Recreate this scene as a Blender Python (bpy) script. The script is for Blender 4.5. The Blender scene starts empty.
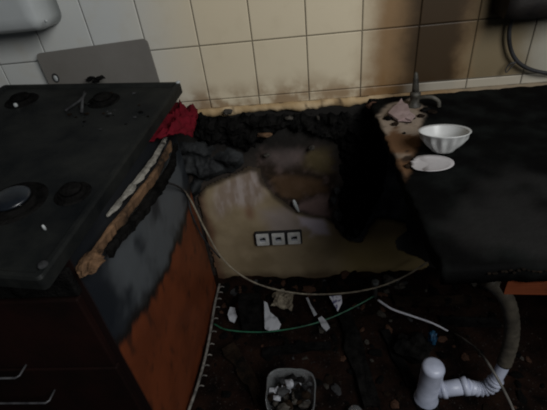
import bpy, bmesh, math, random
from mathutils import Vector, Matrix, noise
random.seed(7)
S = bpy.context.scene
C = S.collection

# ------------------------------------------------------------------ camera
F_PX, W_PX, H_PX = 390.24, 547.0, 410.0
CAM = Vector((0.66377, -1.28888, 1.36044))
CR = Vector((0.99414639, 0.04473566, -0.09834467))
CU = Vector((0.05411241, 0.5816851, 0.81161215))
CF = Vector((-0.09351363, 0.81218296, -0.57585939))
cd = bpy.data.cameras.new('camera'); cam = bpy.data.objects.new('camera', cd); C.objects.link(cam)
cd.sensor_fit = 'HORIZONTAL'; cd.sensor_width = 36.0; cd.lens = 36.0 * F_PX / W_PX; cd.clip_start = 0.02
m3 = Matrix((CR, CU, -CF)).transposed()
cam.matrix_world = Matrix.Translation(CAM) @ m3.to_4x4()
S.camera = cam

# ------------------------------------------------------------------ light
world = bpy.data.worlds.new('World'); S.world = world; world.use_nodes = True
wb = world.node_tree.nodes['Background']
wb.inputs['Color'].default_value = (0.62, 0.72, 0.85, 1); wb.inputs['Strength'].default_value = 0.03
def area(name, loc, aim, sx, sy, power, col):
    l = bpy.data.lights.new(name, 'AREA'); l.shape = 'RECTANGLE'; l.size = sx; l.size_y = sy; l.energy = power; l.color = col
    o = bpy.data.objects.new(name, l); C.objects.link(o); o.location = loc
    o.rotation_euler = (Vector(aim) - Vector(loc)).to_track_quat('-Z', 'Y').to_euler()
    return o
area('window_light', (1.72, -1.85, 2.2), (0.5, 0.0, 0.9), 1.1, 1.1, 40.0, (0.98, 0.985, 0.98))
S.view_settings.view_transform = 'Standard'; S.view_settings.look = 'None'
S.view_settings.gamma = 1.0; S.view_settings.use_curve_mapping = False
S.view_settings.exposure = 0.0
try: S.cycles.filter_width = 2.0
except Exception: pass

# ------------------------------------------------------------------ helpers
def ray(x, y): return CF + CR * ((x - W_PX / 2) / F_PX) - CU * ((y - H_PX / 2) / F_PX)
def onp(ax, x, y, v):
    d = ray(x, y); t = (v - CAM[ax]) / d[ax]; return CAM + d * t
def onX(x, y, v): return onp(0, x, y, v)
def onY(x, y, v=0.0): return onp(1, x, y, v)
def onZ(x, y, v=0.0): return onp(2, x, y, v)
def xz(*pts): return [(q.x, q.z) for q in (onY(a, b) for a, b in pts)]

def N3(p, s=1.0, seed=0.0): return noise.noise(Vector((p[0] * s + seed, p[1] * s - seed * 1.7, p[2] * s + seed * .6)))
def FB(p, s=1.0, seed=0.0, o=4):
    v = 0; a = 1
    for i in range(o): v += a * N3(p, s, seed + 11 * i); s *= 2.1; a *= .5
    return v
def sm(a, b, x):
    t = max(0, min(1, (x - a) / (b - a))); return t * t * (3 - 2 * t)
def mix(a, b, t): return tuple(a[i] + (b[i] - a[i]) * t for i in range(3))
def srgb(r, g, b):
    f = lambda c: (c / 255 / 12.92) if c / 255 <= .04045 else ((c / 255 + .055) / 1.055) ** 2.4
    return (f(r), f(g), f(b))
def inpoly(x, z, P):
    c = False; n = len(P); j = n - 1
    for i in range(n):
        if (P[i][1] > z) != (P[j][1] > z) and x < (P[j][0] - P[i][0]) * (z - P[i][1]) / (P[j][1] - P[i][1]) + P[i][0]: c = not c
        j = i
    return c
def pdist(x, z, P):
    best = 9
    for i in range(len(P)):
        ax, az = P[i - 1]; bx, bz = P[i]; dx, dz = bx - ax, bz - az
        L = dx * dx + dz * dz; t = 0 if L == 0 else max(0, min(1, ((x - ax) * dx + (z - az) * dz) / L))
        best = min(best, math.hypot(x - ax - t * dx, z - az - t * dz))
    return best
def sdist(x, z, P): d = pdist(x, z, P); return d if inpoly(x, z, P) else -d

def tagit(o, label, cat, group=None, kind=None):
    if label: o['label'] = label
    if cat: o['category'] = cat
    if group: o['group'] = group
    if kind: o['kind'] = kind
    return o
def empty(name, loc, label, cat, group=None, rz=0.0):
    o = bpy.data.objects.new(name, None); C.objects.link(o); o.location = loc; o.rotation_euler = (0, 0, rz); o.empty_display_size = .05
    return tagit(o, label, cat, group)
def link(name, me, mat, parent=None, smooth=False, keep=True):
    o = bpy.data.objects.new(name, me); C.objects.link(o)
    if mat and not me.materials: me.materials.append(mat)
    if smooth:
        for p in me.polygons: p.use_smooth = True
    if parent:
        o.parent = parent
        if keep: o.matrix_parent_inverse = (Matrix.Translation(parent.location) @ parent.rotation_euler.to_matrix().to_4x4()).inverted() if parent.parent is None else (Matrix.Identity(4))
    return o
def build(name, bm, mat, parent=None, smooth=False, keep=True):
    bmesh.ops.recalc_face_normals(bm, faces=bm.faces[:])
    me = bpy.data.meshes.new(name); bm.to_mesh(me); bm.free()
    return link(name, me, mat, parent, smooth, keep)
def BM(): return bmesh.new()
def box(bm, x0, x1, y0, y1, z0, z1, M=None):
    vs = [bm.verts.new((x, y, z)) for x in (x0, x1) for y in (y0, y1) for z in (z0, z1)]
    if M:
        for v in vs: v.co = M @ v.co
    for f in ((0, 1, 3, 2), (4, 6, 7, 5), (0, 4, 5, 1), (2, 3, 7, 6), (0, 2, 6, 4), (1, 5, 7, 3)): bm.faces.new([vs[i] for i in f])
    return vs
def bevel(bm, w, seg=2): bmesh.ops.bevel(bm, geom=bm.edges[:], offset=w, segments=seg, affect='EDGES', profile=.5, clamp_overlap=True)
def prism(bm, pts, z0, z1, M=None):
    a = [bm.verts.new((x, y, z0)) for x, y in pts]; b = [bm.verts.new((x, y, z1)) for x, y in pts]
    if M:
        for v in a + b: v.co = M @ v.co
    bm.faces.new(a[::-1]); bm.faces.new(b); n = len(pts)
    for i in range(n): bm.faces.new((a[i], a[(i + 1) % n], b[(i + 1) % n], b[i]))
def lathe(bm, prof, seg=32, M=None, rfun=None):
    rings = []
    for r, z in prof:
        ring = []
        for i in range(seg):
            a = 2 * math.pi * i / seg; rr = r * (rfun(a, z) if rfun else 1)
            v = bm.verts.new((rr * math.cos(a), rr * math.sin(a), z))
            if M: v.co = M @ v.co
            ring.append(v)
        rings.append(ring)
    for a, b in zip(rings, rings[1:]):
        for i in range(seg): bm.faces.new((a[i], a[(i + 1) % seg], b[(i + 1) % seg], b[i]))
    return rings
def capring(bm, ring): bm.faces.new(ring)
def spline(P, n=10):
    P = [Vector(p) for p in P]; Q = [P[0] * 2 - P[1]] + P + [P[-1] * 2 - P[-2]]; out = []
    for i in range(1, len(Q) - 2):
        for k in range(n):
            t = k / n; a, b, c, d = Q[i - 1:i + 3]
            out.append(.5 * ((2 * b) + (c - a) * t + (2 * a - 5 * b + 4 * c - d) * t * t + (3 * b - a - 3 * c + d) * t ** 3))
    out.append(P[-1]); return out
def tube(bm, P, rad, seg=10, cap=True):
    P = [Vector(p) for p in P]; n = len(P); up = Vector((0.13, .21, 1)).normalized(); rings = []
    for i, p in enumerate(P):
        t = (P[min(i + 1, n - 1)] - P[max(i - 1, 0)]).normalized()
        s = t.cross(up)
        if s.length < .05: s = t.cross(Vector((1, 0, 0)))
        s.normalize(); u = s.cross(t); r = rad(i / (n - 1)) if callable(rad) else rad
        rings.append([bm.verts.new(p + (s * math.cos(2 * math.pi * k / seg) + u * math.sin(2 * math.pi * k / seg)) * r) for k in range(seg)])
    for a, b in zip(rings, rings[1:]):
        for k in range(seg): bm.faces.new((a[k], a[(k + 1) % seg], b[(k + 1) % seg], b[k]))
    if cap: bm.faces.new(rings[0][::-1]); bm.faces.new(rings[-1])
def lump(bm, c, r, amp=.35, seed=0.0, sub=2, freq=2.2, M=None):
    g = bmesh.ops.create_icosphere(bm, subdivisions=sub, radius=1.0)
    for v in g['verts']:
        d = v.co.normalized(); k = 1 + amp * FB(d, freq, seed, 3)
        v.co = Vector((d.x * r[0] * k, d.y * r[1] * k, d.z * r[2] * k))
        if M: v.co = M @ v.co
        v.co += Vector(c)
def mound(bm, P, h=.03, cell=.008, seed=0.0, y0=0.004, freq=30, edge=.03, jag=.012, rough=.6, cfun=None):
    """lumpy mass stuck to the back wall inside outline P (x,z); returns colours per vertex"""
    x0 = min(p[0] for p in P) - .02; x1 = max(p[0] for p in P) + .02; z0 = min(p[1] for p in P) - .02; z1 = max(p[1] for p in P) + .02
    nx = int((x1 - x0) / cell) + 1; nz = int((z1 - z0) / cell) + 1; V = {}
    def sd(x, z): return sdist(x, z, P) + jag * FB((x, z, 0), 45, seed, 3)
    D = [[sd(x0 + i * cell, z0 + j * cell) for j in range(nz + 1)] for i in range(nx + 1)]
    def vert(i, j):
        if (i, j) not in V:
            x, z = x0 + i * cell, z0 + j * cell; d = D[i][j]
            e = sm(0, edge, d); hh = h * e * (1 - rough * .5 + rough * FB((x, z, 1), freq, seed + 3, 4)) if d > 0 else 0
            V[(i, j)] = bm.verts.new((x + cell * .35 * N3((x, z, 2), 90, seed), y0 - max(hh, 0) - (0.002 if d > 0 else -.006), z + cell * .35 * N3((x, z, 3), 90, seed)))
        return V[(i, j)]
    for i in range(nx):
        for j in range(nz):
            if max(D[i][j], D[i + 1][j], D[i][j + 1], D[i + 1][j + 1]) > 0 and min(D[i][j], D[i + 1][j], D[i][j + 1], D[i + 1][j + 1]) > -cell * 1.2:
                bm.faces.new((vert(i, j), vert(i + 1, j), vert(i + 1, j + 1), vert(i, j + 1)))
def paint(me, fn):
    ca = me.color_attributes.new(name='Col', type='FLOAT_COLOR', domain='POINT')
    for i, v in enumerate(me.vertices):
        c = fn(v.co); ca.data[i].color = (max(c[0], 0), max(c[1], 0), max(c[2], 0), 1)

# ------------------------------------------------------------------ materials
def newmat(name):
    m = bpy.data.materials.new(name); m.use_nodes = True; nt = m.node_tree; return m, nt, nt.nodes['Principled BSDF']
def setp(b, rough=.6, metal=0, spec=.5, **k):
    b.inputs['Roughness'].default_value = rough; b.inputs['Metallic'].default_value = metal; b.inputs['Specular IOR Level'].default_value = spec
    for n, v in k.items(): b.inputs[n].default_value = v
def bumpnode(nt, b, scale=60, strength=.3, dist=.003, detail=4, coord='Object'):
    tc = nt.nodes.new('ShaderNodeTexCoord'); nz = nt.nodes.new('ShaderNodeTexNoise'); bp = nt.nodes.new('ShaderNodeBump')
    nz.inputs['Scale'].default_value = scale; nz.inputs['Detail'].default_value = detail
    bp.inputs['Strength'].default_value = strength; bp.inputs['Distance'].default_value = dist
    nt.links.new(tc.outputs[coord], nz.inputs['Vector']); nt.links.new(nz.outputs['Fac'], bp.inputs['Height']); nt.links.new(bp.outputs['Normal'], b.inputs['Normal'])
    return tc, nz
def mottled(name, c1, c2, scale=12, rough=.7, lo=.35, hi=.65, spec=.4, metal=0, bump=.3, bscale=80, bdist=.003, detail=6):
    m, nt, b = newmat(name); setp(b, rough, metal, spec)
    tc = nt.nodes.new('ShaderNodeTexCoord'); nz = nt.nodes.new('ShaderNodeTexNoise'); rp = nt.nodes.new('ShaderNodeValToRGB')
    nz.inputs['Scale'].default_value = scale; nz.inputs['Detail'].default_value = detail; nz.inputs['Roughness'].default_value = .65
    rp.color_ramp.elements[0].position = lo; rp.color_ramp.elements[1].position = hi
    rp.color_ramp.elements[0].color = (*c1, 1); rp.color_ramp.elements[1].color = (*c2, 1)
    nt.links.new(tc.outputs['Object'], nz.inputs['Vector']); nt.links.new(nz.outputs['Fac'], rp.inputs['Fac']); nt.links.new(rp.outputs['Color'], b.inputs['Base Color'])
    if bump: bumpnode(nt, b, bscale, bump, bdist)
    return m
def vcol(name, rough=.75, spec=.3, bump=.3, bscale=120, bdist=.002):
    m, nt, b = newmat(name); setp(b, rough, 0, spec)
    a = nt.nodes.new('ShaderNodeVertexColor'); a.layer_name = 'Col'; nt.links.new(a.outputs['Color'], b.inputs['Base Color'])
    if bump: bumpnode(nt, b, bscale, bump, bdist)
    return m

char = mottled('charred_black', (.002, .002, .002), (.010, .0095, .009), 25, .95, spec=.03, bump=.8, bscale=140, bdist=.006)
char2 = mottled('charred_brown', (.004, .0035, .003), (.022, .014, .009), 18, .95, spec=.03, bump=.7, bscale=110, bdist=.005)
ash = mottled('ash_grey', (.012, .012, .013), (.065, .066, .068), 22, .9, spec=.1, bump=.6, bscale=120, bdist=.004)
greymelt = mottled('melted_grey', (.006, .0065, .007), (.040, .043, .045), 16, .7, lo=.4, hi=.8, spec=.2, bump=.6, bscale=70, bdist=.006)
white = mottled('white_plastic', (.36, .38, .38), (.42, .44, .44), 5, .4, bump=0)
dirtywhite = mottled('sooty_white', (.05, .05, .055), (.34, .35, .38), 22, .6, lo=.3, hi=.5, bump=.15)
brick = mottled('brown_rubble', (.018, .011, .008), (.10, .052, .034), 20, .95, spec=.04, bump=.6)
stone = mottled('grey_rubble', (.012, .011, .010), (.085, .077, .066), 25, .95, spec=.04, bump=.6)
wood = mottled('chipboard', (.010, .007, .005), (.17, .095, .05), 13, .85, spec=.2, bump=.5, bscale=160)

# tile: cream glaze with soot and scorch set out in world space
def tile_material(g_=1.0):
    m, nt, b = newmat('tile_glaze' if g_ == 1 else 'grout'); setp(b, .45 if g_ == 1 else .9, 0, .2 if g_ == 1 else .1)
    N, L = nt.nodes, nt.links
    g = N.new('ShaderNodeNewGeometry'); sx = N.new('ShaderNodeSeparateXYZ'); L.new(g.outputs['Position'], sx.inputs[0])
    nz = N.new('ShaderNodeTexNoise'); nz.inputs['Scale'].default_value = 5.5; nz.inputs['Detail'].default_value = 7; nz.inputs['Roughness'].default_value = .6
    L.new(g.outputs['Position'], nz.inputs['Vector'])
    def mt(op, a, bb=None, clamp=False):
        n = N.new('ShaderNodeMath'); n.operation = op; n.use_clamp = clamp
        for i, v in enumerate((a, bb)):
            if v is None: continue
            if isinstance(v, (int, float)): n.inputs[i].default_value = v
            else: L.new(v, n.inputs[i])
        return n.outputs[0]
    def ss(v, lo, hi):
        n = N.new('ShaderNodeMapRange'); n.interpolation_type = 'SMOOTHSTEP'; L.new(v, n.inputs['Value'])
        n.inputs['From Min'].default_value = lo; n.inputs['From Max'].default_value = hi; return n.outputs['Result']
    def mx(f, a, bb):
        n = N.new('ShaderNodeMix'); n.data_type = 'RGBA'; L.new(f, n.inputs['Factor'])
        for k, v in ((6, a), (7, bb)):
            if isinstance(v, tuple): n.inputs[k].default_value = (*v, 1)
            else: L.new(v, n.inputs[k])
        return n.outputs[2]
    w = mt('MULTIPLY', mt('SUBTRACT', nz.outputs['Fac'], .5), .13)
    X = mt('ADD', sx.outputs['X'], w); Z = mt('ADD', sx.outputs['Z'], w)
    base = mx(ss(X, .05, .4), (.51, .52, .50), (.60, .52, .375))
    pat = N.new('ShaderNodeTexNoise'); pat.inputs['Scale'].default_value = 14; pat.inputs['Detail'].default_value = 6; L.new(g.outputs['Position'], pat.inputs['Vector'])
    base = mx(mt('MULTIPLY', ss(pat.outputs['Fac'], .5, .75), .22), base, (.45, .38, .26))
    # scorch at the foot of the wall
    foot = mt('MULTIPLY', mt('MULTIPLY', ss(Z, .985, .885), ss(X, .2, .30)), ss(pat.outputs['Fac'], .36, .58))
    base = mx(mt('MULTIPLY', foot, .75), base, (.20, .11, .045))
    # brown heat band, then the black plume
    brown = mt('MULTIPLY', ss(X, .81, .93), mt('SUBTRACT', 1.0, mt('MULTIPLY', ss(X, 1.14, 1.22), .08)))
    base = mx(mt('MULTIPLY', brown, .85), base, (.16, .075, .018))
    black = mt('MULTIPLY', ss(X, .93, 1.04), mt('SUBTRACT', 1.0, ss(X, 1.12, 1.20)))
    base = mx(mt('MULTIPLY', black, .9), base, (.020, .013, .007))
    top = mt('MULTIPLY', ss(X, 1.13, 1.25), ss(Z, 1.05, 1.14))
    base = mx(mt('MULTIPLY', top, .75), base, (.03, .024, .018))
    warm = mt('MULTIPLY', ss(X, 1.13, 1.22), .8)
    base = mx(warm, base, (.135, .112, .068))
    grey = ss(X, 1.31, 1.42)
    base = mx(mt('MULTIPLY', mt('MULTIPLY', grey, .9), mt('SUBTRACT', 1.0, top)), base, (.30, .285, .24))
    clean = mt('MULTIPLY', mt('MULTIPLY', ss(sx.outputs['Z'], .908, .900), ss(X, .98, 1.1)), .6)
    base = mx(clean, base, (.50, .46, .38))
    if g_ != 1: base = mx(mt('MULTIPLY', 1.0, 1 - g_), base, (.012, .009, .006))
    L.new(base, b.inputs['Base Color'])
    bp = N.new('ShaderNodeBump'); bp.inputs['Strength'].default_value = .12; bp.inputs['Distance'].default_value = .002; L.new(pat.outputs['Fac'], bp.inputs['Height']); L.new(bp.outputs['Normal'], b.inputs['Normal'])
    return m
tilemat = tile_material()
grout = tile_material(.3)

# ------------------------------------------------------------------ setting: wall
T = .17; TH = .1773; H1 = 1.0795; H2 = H1 - TH; LEDGE = .866
bm = BM(); box(bm, -1.19, 2.21, .003, .12, 0, H1 + 6 * TH)
wall = build('wall_back', bm, grout); wall['kind'] = 'structure'
def tilemesh(w, h):
    bm = BM(); c = .0022; a = w / 2; h2 = h / 2
    R = [[(-a, .008, -h2), (a, .008, -h2), (a, .008, h2), (-a, .008, h2)], [(-a, .0012, -h2), (a, .0012, -h2), (a, .0012, h2), (-a, .0012, h2)], [(-a + c, 0, -h2 + c), (a - c, 0, -h2 + c), (a - c, 0, h2 - c), (-a + c, 0, h2 - c)]]
    V = [[bm.verts.new(p) for p in r] for r in R]
    for p, q in zip(V, V[1:]):
        for i in range(4): bm.faces.new((p[i], p[(i + 1) % 4], q[(i + 1) % 4], q[i]))
    bm.faces.new(V[2]); bm.faces.new(V[0][::-1]); bmesh.ops.recalc_face_normals(bm, faces=bm.faces[:])
    me = bpy.data.meshes.new('tile'); bm.to_mesh(me); bm.free(); me.materials.append(tilemat); return me
tm = tilemesh(T - .0035, TH - .0035); ts = tilemesh(T - .0035, H2 - .872 - .002)
rt = random.Random(3)
def puttile(me, x, z):
    o = bpy.data.objects.new('tile', me); C.objects.link(o); o.parent = wall; o.location = (x, rt.uniform(-.0006, .0006), z)
    o.rotation_euler = (rt.uniform(-.004, .004), 0, rt.uniform(-.004, .004))
for i in range(-6, 12):
    for r in range(-1, 4): puttile(tm, (i + .5) * T, H1 + (r + .5) * TH)
    puttile(ts, (i + .5) * T, (H2 + .872) / 2)

# bare wall below the old worktop, stains of its own shape
hole = xz((255, 165), (262, 142), (290, 132), (334, 140), (338, 175), (334, 222), (318, 216), (298, 212), (286, 206), (268, 192))
brownp = xz((268, 176), (285, 174), (322, 178), (328, 192), (308, 195), (296, 200), (280, 196)); pinkp = xz((300, 198), (328, 192), (332, 218), (312, 214), (298, 210)); greyp = xz((262, 146), (290, 142), (312, 150), (304, 166), (284, 172), (262, 164))
olive = xz((304, 152), (332, 140), (336, 172), (318, 174), (302, 168))
cwall = srgb(120, 113, 102)
def wallcol(co):
    x, z = co.x, co.z; n = FB((x, z, 0), 9, 2, 5); n2 = FB((x, z, 0), 28, 5, 4)
    c = mix((.035, .027, .022), (.075, .058, .048), sm(-.5, .6, n))
    # soot over the top and right of the bay
    t = sm(.45, .78, z + .10 * n)
    c = mix(c, (.018, .016, .014), .92 * t * (1 - .55 * sm(.7, .9, x) * 0))
    d = sdist(x + .02 * n2, z + .02 * n, hole)
    c = mix(c, mix((.022, .014, .009), (.085, .058, .05), sm(-.1, .7, n2)+.0), sm(-.005, .02, d))
    w1, w2 = x + .02 * n2, z + .02 * n; c = mix(c, (.085, .048, .024), .85 * sm(-.01, .02, sdist(w1, w2, brownp))); c = mix(c, (.20, .135, .125), .8 * sm(-.01, .025, sdist(w1, w2, pinkp))); c = mix(c, (.11, .085, .08), .7 * sm(-.01, .03, sdist(w1, w2, greyp)))
    d = sdist(x + .02 * n2, z + .02 * n, olive); c = mix(c, (.09, .068, .03), .8 * sm(-.01, .03, d)); c = mix(c, (.010, .009, .008), .9 * sm(.64, .73, z + .03 * n))
    if x > .80: c = mix(c, mix((.035, .035, .036), (.13, .13, .132), sm(-.6, .7, n + .4 * n2)), sm(.80, .88, x) * (1 - sm(.55, .7, z)))
    if x > .95: c = mix(c, (.014, .013, .012), sm(.98, 1.12, x + .05 * n))
    if x < .2: c = mix(c, (.02, .018, .016), .8)
    return c
bm = BM(); cell = .0075; nx = int((1.5 - .1) / cell); nzc = int(.868 / cell)
VV = [[bm.verts.new((.1 + i * cell, -.002 - .006 * (FB((.1 + i * cell, j * cell, 0), 7, 4, 5)), j * cell)) for j in range(nzc + 1)] for i in range(nx + 1)]
for i in range(nx):
    for j in range(nzc): bm.faces.new((VV[i][j], VV[i + 1][j], VV[i + 1][j + 1], VV[i][j + 1]))
o = build('plaster', bm, vcol('bare_plaster', .85, .2, .5, 90, .003), wall, smooth=True); paint(o.data, wallcol)
if o.data.polygons[0].normal.y > 0: o.data.flip_normals()

# mortar bed left where the worktop met the tiles
bm = BM(); n = 230; A = []
for i in range(n + 1):
    x = -.1 + 1.75 * i / n; lo = .846 + .013 * FB((x, 0, 0), 16, 3, 4) + (.0 if x < .95 else .004); hi = .8725 + .003 * FB((x, 1, 0), 30, 4, 3); d = .010 + .008 * FB((x, 2, 0), 25, 6, 3)
    A.append([bm.verts.new(p) for p in ((x, .002, hi), (x, -d * .7, hi - .002), (x, -d - .003, (hi + lo) / 2), (x, -d * .8, lo), (x, .002, lo - .003))])
for a, b in zip(A, A[1:]):
    for k in range(4): bm.faces.new((a[k], b[k], b[k + 1], a[k + 1]))
o = build('mortar_bed', bm, vcol('mortar', .9, .15, .5, 120, .003), wall, smooth=True)
def mortcol(co):
    n = FB(co, 14, 8, 4); c = mix((.36, .25, .13), (.58, .45, .28), sm(-.5, .6, n))
    c = mix(c, (.05, .033, .02), sm(.25, .7, FB(co, 30, 1, 3)) * .85)
    c = mix(c, (.16, .10, .05), sm(.84, .95, co.x) * .8); c = mix(c, (.20, .165, .12), sm(1.1, 1.25, co.x) * .8); return c
paint(o.data, mortcol)

# floor: fire-blackened screed, gently uneven
def floorz(x, y): return .010 * FB((x, y, 0), 6, 9, 4) + .006 * FB((x, y, 0), 25, 3, 3) + .045 * sm(-.14, 0, y) * (1 + .5 * FB((x, y, 0), 9, 1, 3)) + .012
bm = BM(); cell = .012; X0, X1, Y0, Y1 = .1, 1.75, -1.0, .003; nx = int((X1 - X0) / cell); ny = int((Y1 - Y0) / cell)
VV = [[bm.verts.new((X0 + i * cell, Y0 + j * cell, max(floorz(X0 + i * cell, Y0 + j * cell), .0015))) for j in range(ny + 1)] for i in range(nx + 1)]
for i in range(nx):
    for j in range(ny): bm.faces.new((VV[i][j], VV[i + 1][j], VV[i + 1][j + 1], VV[i][j + 1]))
floormat = mottled('burnt_floor', (.003, .0022, .002), (.018, .009, .006), 9, .95, lo=.35, hi=.7, spec=.03, bump=.8, bscale=90, bdist=.005)
bm2 = BM(); box(bm2, -1.19, 2.21, -2.4, .12, -.06, 0)
fl = build('floor', bm2, mottled('soot_floor', (.004, .003, .003), (.012, .009, .007), 6, .95, spec=.03)); fl['kind'] = 'structure'
aspread = build('ash_layer', bm, floormat, fl, smooth=True); aspread['kind'] = 'stuff'; aspread['label'] = 'dark brown layer of ash and soot'

# ------------------------------------------------------------------ right worktop
WX0, WZ = .88, LEDGE
lam = xz((0, 0), (1, 1))
patch = [(onZ(a, b, WZ).x, onZ(a, b, WZ).y) for a, b in ((374, 116), (388, 104), (412, 98), (426, 108), (424, 128), (422, 146), (412, 156), (414, 168), (402, 182), (388, 150))]
def wtcol(co):
    x, y = co.x, co.y; n = FB((x, y, 0), 14, 3, 5); n2 = FB((x, y, 0), 40, 6, 3)
    c = mix((.0025, .0025, .0025), (.007, .008, .0075), sm(-.4, .7, n))
    c = mix(c, (.016, .0155, .015), .8 * sm(.12, .6, FB((x, y, 0), 5, 13, 3)) * sm(-.35, -.6, y))
    d = sdist(x + .012 * n, y + .012 * n2, patch)
    lamc = mix((.25, .20, .155), (.12, .065, .034), sm(-.1, .5, n + 1.2 * sm(-.26, -.36, y) - .35))
    lamc = mix(lamc, (.02, .015, .012), sm(.45, .7, n2) * .9)
    c = mix(c, lamc, sm(-.004, .014, d)) if co.z > WZ - .004 else c
    return c
def slab(bm, x0, x1, y0, y1, z0, z1, cell):
    nx = int((x1 - x0) / cell); ny = int((y1 - y0) / cell); cx = (x1 - x0) / nx; cy = (y1 - y0) / ny; top = []
    for i in range(nx + 1):
        col = []
        for j in range(ny + 1):
            x, y = x0 + i * cx, y0 + j * cy
            wob = .006 * FB((x, y, 0), 18, 2, 3)
            if i == 0: x += .008 * FB((0, y, 0), 22, 5, 3)
            if j == 0: y += .006 * FB((x, 0, 0), 22, 6, 3)
            col.append(bm.verts.new((x, y, z1 + .0012 * FB((x, y, 1), 40, 4, 3))))
        top.append(col)
    for i in range(nx):
        for j in range(ny): bm.faces.new((top[i][j], top[i + 1][j], top[i + 1][j + 1], top[i][j + 1]))
    rim = [top[i][0] for i in range(nx + 1)] + [top[nx][j] for j in range(1, ny + 1)] + [top[i][ny] for i in range(nx - 1, -1, -1)] + [top[0][j] for j in range(ny - 1, 0, -1)]
    prev = rim
    for dz, off in ((.006, -.003), (.02, -.001), (z1 - z0, .004)):
        low = [bm.verts.new((v.co.x + (off if v.co.x < x0 + .03 else 0) + .002 * N3(v.co, 60, dz * 100), v.co.y + (off if v.co.y < y0 + .03 else 0), z1 - dz + .002 * N3(v.co, 50, dz * 77))) for v in rim]
        for k in range(len(rim)): bm.faces.new((prev[k], prev[(k + 1) % len(rim)], low[(k + 1) % len(rim)], low[k]))
        prev = low
    bm.faces.new(prev[::-1])
wt = empty('worktop', (1.3, -.4, WZ - .04), 'soot-black kitchen worktop right of the burnt-out bay, carrying the white bowl', 'worktop')
bm = BM(); slab(bm, WX0, 1.75, -.805, -.006, WZ - .042, WZ, .009)
o = build('slab', bm, vcol('sooty_laminate', .85, .03, .6, 70, .003), wt, smooth=True); paint(o.data, wtcol)
bm = BM(); box(bm, .93, 1.74, -.05, -.006, WZ - .10, WZ - .044); bevel(bm, .004, 1)
build('batten', bm, char, wt)
bm = BM()
rr = random.Random(5)
for i in range(26):
    x = .955 + i * .0068 + rr.uniform(-.002, .002); lump(bm, (x, -.806 - rr.uniform(0, .003), WZ - .006 - rr.uniform(0, .006)), (.004, .003, .0022), .4, i, 1)
build('blistered_edge', bm, char2, wt)

# remains of the sink cabinet
sc = empty('sink_cabinet', (1.5, -.4, 0), 'burnt orange-brown cabinet remains under the black worktop at the right edge', 'cabinet')
orange = mottled('orange_veneer', (.006, .004, .003), (.075, .018, .006), 7, .8, lo=.4, hi=.6, spec=.1, bump=.2)
bm = BM(); box(bm, 1.0, 1.73, -.795, -.777, WZ - .082, WZ - .046)
bmesh.ops.subdivide_edges(bm, edges=bm.edges[:], cuts=6, use_grid_fill=True)
for v in bm.verts:
    v.co.y += .003 * FB(v.co, 20, 1, 3)
    if v.co.z < WZ - .07: v.co.z += .014 * FB((v.co.x, 0, 0), 18, 3, 3)
build('front_rail', bm, orange, sc)
bm = BM(); box(bm, 1.715, 1.733, -.776, -.052, .002, WZ - .045); bevel(bm, .002, 1); build('side_panel', bm, char2, sc)
bm = BM(); box(bm, 1.64, 1.712, -.795, -.777, .002, WZ - .108); bevel(bm, .002, 1); build('front_stile', bm, char2, sc)

# ------------------------------------------------------------------ stove
st = empty('stove', (-.05, -.42, 0), 'freestanding brown stove with blackened hob, its right side scorched by the fire', 'stove')
RB = Vector((.284, -.09, .999)); LB = Vector((-.345, -.02, 1.019)); RF = Vector((.198, -.84, .912)); LF = LB + (RF - RB)
ex = (RB - LB); ey = (RB - RF); nn = ex.cross(ey).normalized(); WX = ex.length; WD = ey.length; ex = ex / WX; ey = (ey - ex * ey.dot(ex)).normalized()
HM = Matrix((ex, ey, nn)).transposed().to_4x4(); HM = Matrix.Translation(LF) @ HM       # hob frame: u right, v to the wall, w up
HI = HM.inverted()
def hobuv(px, py, w=0.0):
    d = ray(px, py); o = HI @ CAM; dd = HI.to_3x3() @ d; t = (w - o.z) / dd.z; return o + dd * t
BX = .215
hobmat = mottled('blackened_enamel', (.003, .004, .005), (.024, .025, .022), 6, .55, lo=.35, hi=.8, spec=.15, bump=.25, bscale=60, bdist=.002)
rimmat = mottled('blue_black_enamel', (.006, .008, .012), (.02, .026, .034), 9, .3, spec=.6, bump=.1)
bm = BM(); r = .02
def rrect(x0, x1, y0, y1, r, n=5):
    P = []
    for cx, cy, a0 in ((x1 - r, y1 - r, 0), (x0 + r, y1 - r, 90), (x0 + r, y0 + r, 180), (x1 - r, y0 + r, 270)):
        for k in range(n + 1): a = math.radians(a0 + 90 * k / n); P.append((cx + r * math.cos(a), cy + r * math.sin(a)))
    return P
# pressed pan: outer skirt, raised rim, sunken floor
loops = []
for inset, w, rad in ((.0, -.030, .010), (.0, -.004, .010), (.003, .002, .010), (.012, .002, .009), (.019, -.006, .008)):
    loops.append([bm.verts.new(HM @ Vector((x, y, w))) for x, y in rrect(inset, WX - inset, inset, WD - inset, rad)])
for a, b in zip(loops, loops[1:]):
    for k in range(len(a)): bm.faces.new((a[k], a[(k + 1) % len(a)], b[(k + 1) % len(a)], b[k]))
bm.faces.new(loops[-1]); bm.faces.new(loops[0][::-1])
build('hob', bm, hobmat, st)
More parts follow.
